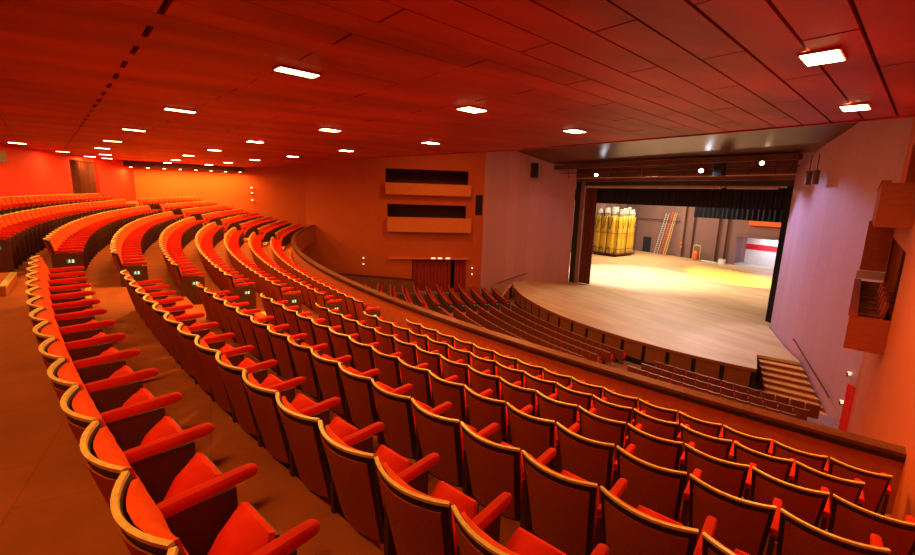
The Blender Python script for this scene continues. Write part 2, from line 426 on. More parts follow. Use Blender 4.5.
# right wall
b=MB()
wall_seg(b,RW[0],RW[1],-4.5,ZT,[],M['orangewall']); wall_seg(b,RW[1],RW[2],-4.5,ZT,[],M['orangewall']); wall_seg(b,RW[2],RW[3],-9.6,ZT,[],M['orangewall'])
SR=lambda Y:sqrt(4.45**2+13.7**2)*(Y+41.2)/13.7
wall_seg(b,RW[3],RW[4],-9.6,ZT,[(SR(-35.3),SR(-28.7),-3.2,-.95),(SR(-35.3),SR(-28.7),.55,1.98)],M['orangewall'])
b.prism([(13.05,-27.5),(13.35,-27.5),(13.35,-27.1),(12.85,-27.1)],-9.6+ZO,ZT+ZO,M['orangewall'])
b.prism([(12.86,-27.15),(13.0,-26.9),(13.35,-26.9),(13.05,-27.3)],-9.6+ZO,-6.0+ZO,M['orangewall'])
struct(b,'wall_right','orange side wall on the right')
b=MB()
wall_seg(b,(12.9,-26.9),(8.63,-22.44),-9.6,ZT,[],M['lilac'],out=1); wall_seg(b,(8.63,-22.44),(5.76,-18.47),-9.6,ZT,[],M['lilac'],out=1)
struct(b,'wall_stage_right','lilac splayed wall right of the stage')
# rear wall (arc) with curtained doorway
b=MB(); R=56.35
aL=amin(R); 
def rear(a0,a1,z0,z1,m,mb=b):
    sector(mb,R,R+.3,z0+ZO,z1+ZO,a0,a1,m,24)
xa=lambda X:asin(X/R)
rear(xa(-12.6),amax(R),-1.6,1.6,M['redwall']); rear(xa(-15.4),xa(-12.6),1.22,1.6,M['redwall']); rear(aL,xa(-15.4),-1.6,1.6,M['redwall'])
struct(b,'wall_rear','red rear wall of the balcony')
# pleated curtain helper
def pleat(A,B,z0,z1,m,name,label=None,cat=None,amp=.06,wl=.28,th=.03,parent=None,group=None):
    A=Vector(A);B=Vector(B);L=(B-A).length;d=(B-A)/L;n=Vector((d.y,-d.x)); N=max(8,int(L/wl*8))
    ph=random.random()*6
    def P(i,z): 
        s=L*i/N; w=amp*(sin(2*pi*s/wl+ph)+.35*sin(2*pi*s/wl*.43+1)); q=A+d*s+n*w; return (q.x,q.y,z+ZO)
    G=[[P(i,z) for i in range(N+1)] for z in (z0,z1)]
    mb=MB(); mb.slab(G,lambda i,j,p:(p[0]+n.x*th,p[1]+n.y*th,p[2]),m); o=mb.build(name,parent,True)
    if label: tag(o,label,cat,group)
    return o
pleat(pol(R+.12,xa(-15.3),0)[:2],pol(R+.12,xa(-12.7),0)[:2],-1.3,1.22,M['curtainbrown'],'door_curtain','dark brown curtain in the doorway of the red rear wall','curtain',wl=.22)
b=MB(); sector(b,R-.25,R-.01,.72+ZO,1.15+ZO,xa(-6.6),xa(-4.2),M['blackm'],6); tag(b.build('projection_window'),'dark projection box high on the red rear wall','projection box')

# ---------------------------------------------------------------- red board ceiling
k_=-.242; nu=sqrt(1+k_*k_); du=Vector((k_,1))/nu; dv=Vector((1,-k_))/nu
FE=[(-20,-46.5),(-8,-43.8),(-1.06,-42.3),(6.9,-39.65),(12.8,-38.8),(18,-38.2)]
CZ=1.5+ZO
def front_u(v):   # find u where the board line meets the front edge
    lo=-70.
    u=-60.
    while u<-20:
        p=du*u+dv*v
        if p.y>interpY(p.x): return u
        u+=.02
    return u
def interpY(X):
    pts=FE
    if X<=pts[0][0]: return pts[0][1]
    for a,c in zip(pts,pts[1:]):
        if X<=c[0]: return a[1]+(c[1]-a[1])*(X-a[0])/(c[0]-a[0])
    return pts[-1][1]
def wallclip(p):
    return interp(LWp,p.y)+.0<p.x<interp(RWX,p.y) and p.length<R+.05
b=MB(); j=-2
W_=.4287; v0=1.75
for n in range(-70,34):
    va=v0+W_*n+.019; vb=v0+W_*(n+1)-.019; vc=(va+vb)/2
    uf=min(front_u(va),front_u(vb),front_u(vc))
    # inside range
    us=[uf-.05*i for i in range(0,600)]
    ins=[u for u in us if wallclip(du*u+dv*va) and wallclip(du*u+dv*vb)]
    if not ins: continue
    u1=max(ins); u0=min(ins)
    par=n%2
    cuts=[u0]
    base=-49.27 if par==0 else -47.8
    # boards meet every 2.9 m, staggered board by board
    kk=math.ceil((u0-base)/2.92)
    while base+kk*2.92<u1: cuts.append(base+kk*2.92); kk+=1
    cuts.append(u1)
    tilt=.010
    for c0,c1 in zip(cuts,cuts[1:]):
        if c1-c0<.04: continue
        slot=.012
        if par==1 and abs(c0-(base-2.92))<.05: slot=.045
        p=[du*(c0+slot)+dv*va,du*(c1-.012)+dv*va,du*(c1-.012)+dv*vb,du*(c0+slot)+dv*vb]
        z=CZ+random.uniform(-.002,.003)
        V=[(p[0].x,p[0].y,z-tilt),(p[1].x,p[1].y,z-tilt),(p[2].x,p[2].y,z),(p[3].x,p[3].y,z)]
        V+=[(x,y,CZ+.05) for x,y,_ in V]
        b.add(V,[(0,1,2,3),(7,6,5,4),(0,4,5,1),(1,5,6,2),(2,6,7,3),(3,7,4,0)],M['ceil'])
struct(b,'ceiling','red stained board ceiling over the balcony')
b=MB(); poly=[(-19.5,-56.2),(-19.1,-46.3)]+[p for p in FE[1:-1]]+[(16.45,-38.45),(17.35,-41.2),(18.05,-43),(20.9,-50),(20.9,-52.2),(12,-55),(0,-56.3),(-10,-55.4)]
b.prism(poly,CZ+.052,CZ+.16,M['ceildark']); struct(b,'ceiling_void','dark void over the ceiling boards')
# red fascia edge along the front
b=MB(); pts=[(-19.05,-46.25)]+FE[1:-1]+[(16.45,-38.4)]
for p,q in zip(pts,pts[1:]):
    P_=Vector(p);Q=Vector(q);d=(Q-P_).normalized();n=Vector((-d.y,d.x))
    b.prism([tuple(P_),tuple(Q),tuple(Q+n*.08),tuple(P_+n*.08)],CZ-.03,CZ+.4,M['ceil'])
struct(b,'trim_1','red front edge board of the ceiling')
# lower bulkhead along left wall at the back
b=MB(); b.prism([(-19.35,-53.6),(-19.1,-46.0),(-18.1,-46.0),(-18.3,-53.6)],1.18+ZO,1.49+ZO,M['boxdark']); struct(b,'trim_2','dark bulkhead where ceiling meets the left wall')

# upper house ceiling beyond the edge, falling to the stage opening
b=MB()
G=[[(-19.5,-47,6.1+ZO),(19.5,-47,6.1+ZO)],[(-18,-34,6.0+ZO),(18,-34,6.0+ZO)],[(-14,-26.6,4.3+ZO),(14,-26.6,4.3+ZO)],[(-12,-22.6,3.0+ZO),(10.5,-22.6,3.0+ZO)],[(-12,-21.0,2.75+ZO),(9.0,-21.0,2.75+ZO)]]
b.slab(G,lambda i,j,p:(p[0],p[1],p[2]+.15),M['upperceil']); struct(b,'ceiling_forestage','glossy brown ceiling falling towards the stage')
# header over the proscenium
PLp=Vector((-10.24,-20.24)); PRp=Vector((5.76,-18.47)); pd=(PRp-PLp).normalized(); pn=Vector((-pd.y,pd.x))
def onP(s,dep=0): return PLp+pd*s+pn*dep
PW=(PRp-PLp).length
b=MB(); b.prism([tuple(onP(-2,.0)),tuple(onP(PW+2.5,.0)),tuple(onP(PW+2.5,.3)),tuple(onP(-2,.3))],1.45+ZO,6.2+ZO,M['upperceil']); struct(b,'wall_front','brown header wall over the stage opening')

# ---------------------------------------------------------------- wall boxes
def wallbox(A,B,Y0,Y1,zb,zt,zo,side,prot=.75,label='',name='wall_box',depth=2.2,mm=None):
    mm=mm or M['boxlit']
    """parapet projecting from the wall between plan y Y0..Y1, heights zb..zt; opening up to zo"""
    A=Vector(A);B=Vector(B);d=(B-A).normalized(); n=Vector((-d.y,d.x)) if side=='r' else Vector((d.y,-d.x))  # into the room
    at=lambda Y:A+(B-A)*((Y-A.y)/(B.y-A.y))
    p=at(Y0);q=at(Y1); L=(q-p).length
    root=empty(name,(p.x,p.y,zb+ZO))
    def pr(s0,s1,t0,t1,z0,z1,m,nm,lab=None):
        mb=MB(); c=[p+d*s0+n*t0,p+d*s1+n*t0,p+d*s1+n*t1,p+d*s0+n*t1]
        mb.prism([tuple(x) for x in c],z0+ZO,z1+ZO,m); o=mb.build(nm,root); o.location=-root.location
        if lab: o['label']=lab
        return o
    pr(-.0,L,prot-.1,prot,zb,zt,mm,'parapet')
    pr(0,.1,.005,prot-.1,zb,zt,mm,'rear_parapet'); pr(L-.1,L,.005,prot-.1,zb,zt,mm,'front_parapet')
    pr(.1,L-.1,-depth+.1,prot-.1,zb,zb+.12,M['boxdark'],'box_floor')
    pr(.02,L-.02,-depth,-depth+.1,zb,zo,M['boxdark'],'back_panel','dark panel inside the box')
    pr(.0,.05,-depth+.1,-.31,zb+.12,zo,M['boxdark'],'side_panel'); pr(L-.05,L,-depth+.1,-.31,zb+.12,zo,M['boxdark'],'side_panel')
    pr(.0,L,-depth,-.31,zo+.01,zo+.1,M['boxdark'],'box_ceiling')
    pr(-.03,L+.03,prot-.14,prot+.03,zt,zt+.05,mm,'parapet_cap')
    tag(root,label,'theatre box'); return root,p,d,n,L
wallbox(A,B_,-35.45,-28.7,-.14,.76,1.98,'l',.6,'upper orange theatre box on the left wall above the curtained entrance')
wallbox(A,B_,-35.3,-28.6,-3.25,-2.05,-.95,'l',.6,'lower orange theatre box on the left wall above the curtained entrance')
RA,RB=RW[3],RW[4]
wallbox(RA,RB,-35.3,-28.7,-.42,.55,1.98,'r',.6,'upper dark red theatre box high on the right wall',mm=M['boxdeep'])
_,bp,bd,bn,bL=wallbox(RA,RB,-35.3,-28.7,-3.3,-2.5,-.95,'r',.7,'lower dark red theatre box holding chairs on the right wall',mm=M['boxdeep'])
b=MB(); c=[bp+bd*(bL-.12)-bn*.0+bn*.01,bp+bd*bL+bn*.01,bp+bd*bL+bn*.66,bp+bd*(bL-.12)+bn*.66]
b.prism([tuple(x) for x in c],-2.12+ZO,-.44+ZO,M['boxdeep']); tag(b.build('box_partition'),'dark red partition between the two theatre boxes on the right wall','partition')
b=MB(); c=[bp+bd*(bL-.2)+bn*.01,bp+bd*(bL+.05)+bn*.01,bp+bd*(bL+.05)+bn*.72,bp+bd*(bL-.2)+bn*.72]
b.prism([tuple(x) for x in c],-2.4+ZO,-2.15+ZO,M['lilac']); tag(b.build('box_ledge'),'pale lilac ledge under the partition of the lower right box','ledge')
# dark window beside left boxes
b=MB(); at=lambda Y:Vector(A)+(Vector(B_)-Vector(A))*((Y-A[1])/(B_[1]-A[1]))
dL=(Vector(B_)-Vector(A)).normalized(); nL=Vector((dL.y,-dL.x))
def onL(Y,t=0): q=at(Y)+nL*t; return (q.x,q.y)
b.prism([onL(-28.2,-.29),onL(-27.6,-.29),onL(-27.6,-.2),onL(-28.2,-.2)],-1.75+ZO,0+ZO,M['black']); tag(b.build('slot_window'),'narrow black opening beside the left boxes','opening')
b=MB(); b.prism([onL(-28.3,.005),onL(-27.55,.005),onL(-27.55,.06),onL(-28.3,.06)],-4.7+ZO,-2.9+ZO,M['orangewall']); tag(b.build('wall_hatch'),'orange flush hatch below the narrow opening','hatch')
# chairs in the right box
for r in range(2):
    for i in range(5):
        c=bp+bd*(1.0+i*.95)+bn*(.35-.65*r); rz=atan2(bn.y,bn.x)-pi/2
        e=empty('box_chair',(c.x,c.y,-3.18+ZO),rz)
        m1=MB(); m1.box((0,0,.40),(.46,.44,.09),M['darkred']); m1.build('seat',e)
        m1=MB(); m1.box((0,-.24,.68),(.46,.07,.5),M['darkred'],rx=.15); m1.build('backrest',e)
        
        for sx in (-.25,.25): m1=MB(); m1.tube((sx,-.2,.62),(sx,.22,.62),.018,M['railcap']); m1.build('armrest',e)
        for sx in(-.2,.2):
            for sy in (-.18,.18): m1=MB(); m1.tube((sx,sy,0),(sx,sy,.36),.018,M['support'],6); m1.build('leg',e)
        tag(e,'red box chair in the lower right box, %s from the stage end, %s row'%(ordw(5-i),('front','back')[r]),'chair','chairs in the lower right box')

# ---------------------------------------------------------------- stalls
b=MB()
def sf(R): return -8.86+.056*max(0,R-29.75)
Rs=[0.5,8,18,24,27,29]+[29+i for i in range(1,18)]
G=[[pol(Rr_,radians(-42+84*i/60),sf(Rr_)+ZO) for i in range(61)] for Rr_ in Rs]
b.slab(G,lambda i,j,p:(p[0],p[1],p[2]-.2),M['lilacfloor']); struct(b,'floor','lilac brown floor of the stalls')
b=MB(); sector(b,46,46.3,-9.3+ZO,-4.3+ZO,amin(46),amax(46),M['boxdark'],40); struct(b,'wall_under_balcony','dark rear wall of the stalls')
def stall_mesh(detail=True):
    b=MB(); n=4; Hs=.86
    def q(s,z,o=0): return (s*.245,.05*(s*s-1)+(Hs-z)*.2+o,z)
    G=[[q(-.93+1.86*i/n,z) for i in range(n+1)] for z in (.22,.84)]
    b.slab(G,lambda i,j,p:(p[0],p[1]+.03,p[2]),M['seatdark'])
    G=[[q(-.96+1.92*i/n,z,-.003) for i in range(n+1)] for z in (.842,.862)]
    b.slab(G,lambda i,j,p:(p[0],p[1]+.034,p[2]),M['seatrim'])
    G=[[q(-.85+1.7*i/n,z,.032) for i in range(n+1)] for z in (.36,.82)]
    b.slab(G,lambda i,j,p:(p[0],p[1]+.05*(1-((i-2)/2)**4*.6),p[2]),M['plush'])
    b.box((0,.27,.50),(.42,.10,.34),M['plush_seat'],rx=-.45)
    b.box((-.256,.26,.60),(.045,.34,.045),M['darkred']); b.box((-.256,.24,.29),(.03,.26,.58),M['support'])
    return b
SM=stall_mesh(); sme=SM.mesh('stalls_seat')
def SR_(k): return 29.75+(k-1)*.99
sts=[]
for k in range(1,16):
    R=SR_(k)
    for (xa_,xb_,nm) in ((-8.45,None,'left block'),(-7.25,4.35,'centre block'),(5.62,12.3,'right block')):
        if xb_ is None: 
            c=R*asin(xa_/R)-PITCH/2; i=0
            lim=lambda a:R*sin(a)>interp(LWp,-R*cos(a))+(1.75 if k>=7 else .9 if k>4 else .05)
            while lim((c-PITCH*.5)/R): i+=1; sts.append((k,c,i,nm)); c-=PITCH
        else:
            c=R*asin(xa_/R)+PITCH/2; i=0
            while c+PITCH/2<R*asin(xb_/R)+.05:
                i+=1; sts.append((k,c,i,nm)); c+=PITCH
# leave out what the balcony parapet hides entirely
def seen(k,c):
    R=SR_(k); a=c/R; p=Vector((R*sin(a),-R*cos(a),sf(R)+ZO+.86)); d=p-camp
    lo,hi=0,1
    for t in [i/200 for i in range(1,200)]:
        q=camp+d*t
        if 44.8<sqrt(q.x**2+q.y**2)<45.15 and q.z<-2.9+ZO: return False
    return True
sts=[s for s in sts if s[0]<=15 and seen(s[0],s[1])]
def spos(k,c):
    R=SR_(k);a=c/R; return (R*sin(a),-R*cos(a),sf(R)+ZO+.004),a
sts.sort(key=lambda s:(Vector(spos(s[0],s[1])[0])-camp).length)
for s in sts[:300]:
    loc,a=spos(s[0],s[1]); o=bpy.data.objects.new('stalls_seat',sme); COL.objects.link(o); o.location=loc; o.rotation_euler=(0,0,a)
    tag(o,'dark red stalls seat, %s row from the stage, %s from left in %s'%(OR[s[0]],ordw(s[2]),s[3]) if s[3]!='left block' else 'dark red stalls seat, %s row from the stage, %s from aisle, left block'%(OR[s[0]],ordw(s[2])),'stalls seat','dark red stalls seats')
if sts[300:]:
    b=MB()
    for s in sts[300:]:
        loc,a=spos(s[0],s[1]); b.merge(SM,Matrix.Translation(loc)@Matrix.Rotation(a,4,'Z'))
    tag(b.build('stalls_seats'),'far blocks of dark red stalls seats below the left wall','stalls seats','dark red stalls seats',kind='stuff')
# row end signs in stalls
for k in range(1,8):
    R=SR_(k); s=R*asin(-8.45/R)+.04; a=s/R; e=empty('row_end_panel',(R*sin(a),-R*cos(a),sf(R)+ZO+.004),a)
    b=MB(); b.box((0,.24,.33),(.025,.42,.66),M['support']); b.build('panel',e)
    b=MB(); b.box((.022,.26,.5),(.015,.16,.09),M['green']); o=b.build('exit_sign',e); o['label']='small green exit sign'
    tag(e,'dark stalls end panel with tiny green sign, %s row from the stage'%OR[k],'end panel','stalls row end panels')

# left sloping parapet
b=MB(); p0=Vector((-17.6,-41.5)); p1=Vector((-15.2,-33.4)); d=(p1-p0).normalized(); n=Vector((d.y,-d.x))
def slope(mb,za0,za1,zb0,zb1,t0,t1,m):
    c=[p0+n*t0,p1+n*t0,p1+n*t1,p0+n*t1]; zz=[(za0,za1),(zb0,zb1),(zb0,zb1),(za0,za1)]
    V=[(q.x,q.y,z[0]+ZO) for q,z in zip(c,zz)]+[(q.x,q.y,z[1]+ZO) for q,z in zip(c,zz)]
    mb.add(V,[(3,2,1,0),(4,5,6,7),(0,1,5,4),(1,2,6,5),(2,3,7,6),(3,0,4,7)],m)
e=empty('side_parapet',(p0.x,p0.y,-8.4+ZO))
slope(b,-8.5,-6.62,-8.85,-7.4,0,.15,M['stagefront']); o=b.build('parapet_face',e); o.location=-e.location
b=MB(); slope(b,-6.62,-6.5,-7.4,-7.28,-.04,.2,M['railcap']); o=b.build('parapet_cap',e); o.location=-e.location; o['label']='dark sloping cap'
tag(e,'sloping side parapet with dark cap along the left wall of the stalls','parapet')
# canopy above the curtained entrance
b=MB(); b.prism([onL(-35.2,.0),onL(-28.6,.0),onL(-28.6,.35),onL(-35.2,.35)],-5.62+ZO,-5.48+ZO,M['boxlit']); tag(b.build('entrance_canopy'),'thin orange ledge over the curtained stalls entrance','ledge')
pleat(onL(-33.25,-.16),onL(-30.05,-.16),-8.95,-5.63,M['darkred'],'entrance_curtain','wide dark red pleated curtain in the stalls entrance','curtain',amp=.05,wl=.3,group='curtains of the stalls entrance')
pleat(onL(-29.75,-.16),onL(-28.85,-.16),-8.95,-5.63,M['darkred'],'entrance_curtain','narrow dark red curtain right of the gap in the stalls entrance','curtain',amp=.05,wl=.3,group='curtains of the stalls entrance')
b=MB(); b.prism([onL(-33.3,-1.2),onL(-28.8,-1.2),onL(-28.8,-1.1),onL(-33.3,-1.1)],-9.05+ZO,-5.6+ZO,M['black']); struct(b,'door_1','dark lobby behind the stalls entrance curtain')
for Y,l in ((-31.6,'left one'),(-31.05,'middle one'),(-30.4,'right one')):
    b=MB(); q=onL(Y,.42); b.box((q[0],q[1],-5.5+ZO),(.07,.36,.12),M['lamp_dim'],rz=atan2(dL.y,dL.x)-pi/2); tag(b.build('entrance_sign'),'small lit sign over the stalls entrance, %s'%l,'sign','lit signs over the stalls entrance')
# sconces
def sconce(p,z,lab):
    b=MB(); e=empty('wall_sconce',(p[0],p[1],z+ZO))
    b.box((0,0,0),(.05,.16,.16),M['blackm']); b.build('back_plate',e)
    b=MB(); b.tube((.03,0,-.02),(.03,0,.09),.07,M['lamp_dim'],10); b.build('glass',e)
    tag(e,lab,'wall lamp','small wall sconces')
sconce(onL(-37.2,.05),-5.62,'upper small round wall lamp left of the stalls entrance'); sconce(onL(-37.2,.05),-6.15,'lower small round wall lamp left of the stalls entrance')
sconce(onL(-28.3,.05),-6.45,'upper small wall lamp right of the stalls entrance curtain'); sconce(onL(-28.3,.05),-7.0,'lower small wall lamp right of the stalls entrance curtain')
for z,l in ((0.0,'top'),(-.4,'middle'),(-.95,'bottom')): sconce((-18.98,-45.5),z,'%s of three small lamps stacked on the left balcony wall'%l)

# ---------------------------------------------------------------- stage
stage=empty('stage',(0,-20,-9.05+ZO))
def st(mb,nm,lab=None,smooth=False):
    o=mb.build(nm,stage,smooth); o.location=-stage.location
    if lab: o['label']=lab
    return o
Ca=(0,-8.4); RS=20.66
arc=[(Ca[0]+RS*sin(radians(t)),Ca[1]-RS*cos(radians(t))) for t in [-29.2+i*(26.6+29.2)/40 for i in range(41)]]
b=MB(); poly=arc+[(8.15,-24.7),(9.75,-23.9),(8.55,-22.5),(5.7,-18.5),(14,-17.5),(14,8),(-27,8),(-27,-15),(-12,-19),(-10.3,-20.3),(-12.0,-23.9),(-12.0,-25.2)]
b.prism(poly,-7.65+ZO,-7.5+ZO,M['stagefloor']); st(b,'stage_floor','pale wooden stage floor')
b=MB()
for i in range(40):
    t0=radians(-29.2+i*(55.8)/40); t1=radians(-29.2+(i+1)*(55.8)/40)
    q=[(RS+dr)*1.0 for dr in (.02,-.1)]
    f=lambda r,t:(Ca[0]+r*sin(t),Ca[1]-r*cos(t))
    b.prism([f(RS+.03,t0),f(RS+.03,t1),f(RS+.0,t1),f(RS+.0,t0)],-7.66+ZO,-7.495+ZO,M['stagefront'])
st(b,'edge_board','dark edge board')
for i in range(16):
    t0=radians(-28.9+i*3.45+.28); t1=radians(-28.9+(i+1)*3.45-.28)
    if degrees(t1)>26.9: break
    f=lambda r,t:(Ca[0]+r*sin(t),Ca[1]-r*cos(t)); b=MB()
    N=4
    for j in range(N):
        a0=t0+(t1-t0)*j/N; a1=t0+(t1-t0)*(j+1)/N
        b.prism([f(RS-.02,a0),f(RS-.02,a1),f(RS-.07,a1),f(RS-.07,a0)],-8.52+ZO,-7.7+ZO,M['stagefront'])
    st(b,'front_panel')
b=MB()
for i in range(40):
    t0=radians(-29.2+i*(55.8)/40); t1=radians(-29.2+(i+1)*(55.8)/40); f=lambda r,t:(Ca[0]+r*sin(t),Ca[1]-r*cos(t))
    b.prism([f(RS-.12,t0),f(RS-.12,t1),f(RS-.2,t1),f(RS-.2,t0)],-9.05+ZO,-7.66+ZO,M['black'])
st(b,'recess_backing','black gaps between the front panels')
tag(stage,'raised theatre stage with curved wooden apron and brown front panels','stage')
# stairs right
def stairs(tl,tr,bl,br,zt,zb,n,lab,name='stage_steps'):
    root=empty(name,(tl[0],tl[1],zb+ZO)); tl,tr,bl,br=map(Vector,(tl,tr,bl,br))
    for i in range(n):
        z=zt-(zt-zb)*(i+1)/(n+1); f0=i/n; f1=(i+1)/n
        q=[tl+(bl-tl)*f0,tr+(br-tr)*f0,tr+(br-tr)*f1,tl+(bl-tl)*f1]
        b=MB(); b.prism([tuple(x) for x in q],zb+ZO,z-.045+ZO,M['stagefront']); o=b.build('riser',root); o.location=-root.location
        dd=(bl-tl).normalized()*.03; q[2]=q[2]+dd;q[3]=q[3]+dd
        b=MB(); b.prism([tuple(x) for x in q],z-.045+ZO,z+ZO,M['tread']); o=b.build('tread',root); o.location=-root.location; o['label']='pale oak tread'
    tag(root,lab,'steps'); return root
stairs((8.25,-24.72),(9.75,-23.95),(9.75,-26.55),(11.75,-25.85),-7.5,-9.04,7,'wooden steps from the stalls up to the right end of the stage')
stairs((-10.9,-26.3),(-12.0,-25.2),(-11.45,-26.85),(-12.7,-25.95),-7.5,-9.04,5,'small dark steps at the left end of the stage')
def handrail(a,c,lab,nb=2):
    e=empty('handrail',tuple(Vector(a))); a=Vector(a);c=Vector(c)
    b=MB(); b.tube((0,0,0),c-a,.03,M['railcap'],8); b.build('rail',e)
    for i in range(nb+1):
        p=(c-a)*(i/nb); b=MB(); b.tube(p,p+Vector((.0,.0,-.10)),.015,M['blackm'],6); b.build('bracket',e)
    tag(e,lab,'handrail')
handrail((9.0,-23.25,-6.6+ZO),(11.7,-25.95,-7.95+ZO),'dark sloping handrail on the lilac wall beside the right stage steps')
handrail((-11.75,-23.8,-6.75+ZO),(-12.95,-26.25,-7.75+ZO),'dark sloping handrail on the lilac wall by the left stage steps')

# stage house
b=MB()
wall_seg(b,(-27.3,8.2),(-11.35,8.2),-7.5,2.5,[],M['stagewall'],out=-1)
wall_seg(b,(-11.35,8.2),(-6.1,8.2),-4.05,2.5,[],M['stagewall'],out=-1)
wall_seg(b,(-6.1,8.2),(14,8.2),-7.5,2.5,[],M['stagewall'],out=-1)
struct(b,'wall_stage_back','brown back wall of the stage')
b=MB(); b.prism([(-27.3,8.2),(-27.3,-16),(-27.0,-16),(-27.0,8.2)],-7.5+ZO,4+ZO,M['stagewall']); b.prism([(14,8.4),(14,-18),(14.3,-18),(14.3,8.4)],-7.5+ZO,4+ZO,M['stagewall'])
b.prism([(-27.3,-16),(-12.4,-20.3),(-10.6,-20.4),(-10.6,-20.1),(-12.4,-19.9),(-27.3,-15.7)],-7.6+ZO,4+ZO,M['boxdark'])
b.prism([(5.9,-18.2),(14.3,-18.2),(14.3,-17.9),(5.9,-17.9)],-7.6+ZO,4+ZO,M['boxdark'])
struct(b,'wall_stage_sides','side walls of the stage house')
b=MB(); b.prism([(-27.3,8.4),(14.3,8.4),(14.3,-18),(5.7,-18.1),(-10.5,-19.9),(-27.3,-16)],4+ZO,4.2+ZO,M['black']); struct(b,'ceiling_stage','black top of the stage house')
# recess at back right with white wall and red band
b=MB(); wall_seg(b,(-12.0,12.0),(-5.0,12.0),-7.5,-3.5,[],M['white'],out=-1); struct(b,'wall_recess','white wall seen through the back opening of the stage')
b=MB(); b.prism([(-12,11.97),(-5,11.97),(-5,11.99),(-12,11.99)],-5.75+ZO,-5.05+ZO,M['redband']); tag(b.build('red_stripe'),'broad red stripe painted along the white wall behind the stage opening','painted stripe')
b=MB(); b.prism([(-12,8.2),(-4.9,8.2),(-4.9,12),(-12,12)],-7.62+ZO,-7.5+ZO,M['grey']); b.prism([(-12.1,8.5),(-12,8.5),(-12,12),(-12.1,12)],-7.5+ZO,-3.5+ZO,M['stagewall']);b.prism([(-5,8.5),(-4.9,8.5),(-4.9,12),(-5,12)],-7.5+ZO,-3.5+ZO,M['white']); b.prism([(-12,8.5),(-4.9,8.5),(-4.9,12),(-12,12)],-3.5+ZO,-3.4+ZO,M['white']); struct(b,'floor_recess','grey floor of the space behind the stage')
b=MB(); b.prism([(-11.45,7.9),(-11.15,7.9),(-11.15,8.15),(-11.45,8.15)],-7.5+ZO,-4.0+ZO,M['stagewall']); b.prism([(-11.45,7.95),(-5.9,7.95),(-5.9,8.15),(-11.45,8.15)],-4.0+ZO,-3.8+ZO,M['stagewall']); struct(b,'trim_3','frame of the back opening')
b=MB(); b.prism([(-9.9,7.7),(-6.0,7.7),(-6.0,8.15),(-9.9,8.15)],-2.5+ZO,-2.0+ZO,M['orangepl']); tag(b.build('lit_beam'),'beam high on the stage back wall, its orange light put into the colour','beam')  # orange light on the back wall put into the beam's colour
for X,w,t in ((-18.4,.55,-.2),(-16.9,.18,-.2),(-13.6,.2,-1.2),(-12.5,.2,-1.2)):
    b=MB(); b.prism([(X-w/2,7.75),(X+w/2,7.75),(X+w/2,8.15),(X-w/2,8.15)],-7.5+ZO,2.3+ZO,M['stagewall']); 
    tag(b.build('wall_pilaster'),{-18.4:'broad brown pilaster right of the leaning ladders',-16.9:'slim brown pilaster left of the orange canister',-13.6:'slim brown pilaster right of the orange canister',-12.5:'slim brown pilaster just left of the back opening'}[X],'pilaster','pilasters on the stage back wall')
b=MB(); b.prism([(-24.6,8.1),(-23.3,8.1),(-23.3,8.18),(-24.6,8.18)],-7.4+ZO,-5.3+ZO,M['black']); tag(b.build('fireplace_hatch'),'dark low opening in the back wall beside the yellow wagon','opening')
b=MB(); b.tube((-26,7.9,-2.6+ZO),(-18.8,7.9,-2.7+ZO),.05,M['blackm'],6); tag(b.build('wall_pipe'),'dark horizontal pipe high on the stage back wall','pipe')
# ladders
def ladder(bx,by,tx,ty,h,w,m,lab):
    e=empty('ladder',(bx,by,-7.46+ZO)); T=Vector((tx-bx,ty-by,h)); side=Vector((w/2,0,0))
    for s in(-1,1): b=MB(); b.tube(side*s,side*s*.8+T,.035,m,6); b.build('stile',e)
    n=int(h/.3); b=MB()
    for i in range(1,n): p=T*(i/n); b.tube(p-side*.95,p+side*.95,.022,m,6)
    b.build('rungs',e); tag(e,lab,'ladder')
ladder(-21.2,6.6,-20.9,7.9,5.8,.55,M['alu'],'grey aluminium ladder leaning on the stage back wall, leftmost')
ladder(-20.35,6.6,-19.9,7.9,6.1,.5,M['orangepl'],'orange ladder leaning on the stage back wall')
ladder(-19.75,6.5,-19.45,7.7,5.9,.32,M['nosing'],'yellow-toned ladder leaning right of the orange ladder')
# canister with yellow frame
e=empty('canister_trolley',(-15.5,7.0,-7.5+ZO))
b=MB(); rows=[[(.36*r*cos(t*pi/6),.36*r*sin(t*pi/6),z) for t in range(12)] for r,z in ((.01,.1),(1,.1),(1,.85),(.85,1.05),(.6,1.15),(.01,1.17))]
b.grid(rows,M['orangepl'],wrap=True); b.build('canister',e,True)
b=MB()
for s in(-.5,.5): b.tube((s,.1,.01),(s*.9,.1,1.9),.045,M['nosing'],6)
b.tube((-.45,.1,1.9),(.45,.1,1.9),.045,M['nosing'],6); b.build('frame',e)
b=MB(); b.tube((0,0,1.15),(0,0,1.35),.1,M['orangepl'],8); b.tube((-.1,.1,1.9),(-.1,.1,2.1),.13,M['nosing'],8); b.build('nozzle',e)
tag(e,'orange canister on a yellow tubular frame by the stage back wall','canister')
b=MB(); b.box((-11.97,6.9,-7.195+ZO),(.6,.5,.6),M['white']); b.box((-11.97,6.9,-6.88+ZO),(.64,.54,.05),M['grey']); tag(b.build('white_box'),'small white box on the stage floor left of the back opening','box')
b=MB(); b.box((-13.6,6.9,-7.42+ZO),(2.0,.2,.12),M['white'],rz=-.1); b.box((-13.6,6.9,-7.34+ZO),(1.9,.1,.04),M['grey'],rz=-.1); tag(b.build('floor_batten'),'long white batten lying on the stage floor by the back wall','batten')
b=MB()
for dx in (0,.18): b.box((-18.1+dx*0,7.6,-6.1+ZO+dx*3),(.22,.12,.3),M['orangepl'])
tag(b.build('wall_box_orange'),'small orange boxes on the broad brown pilaster','box')
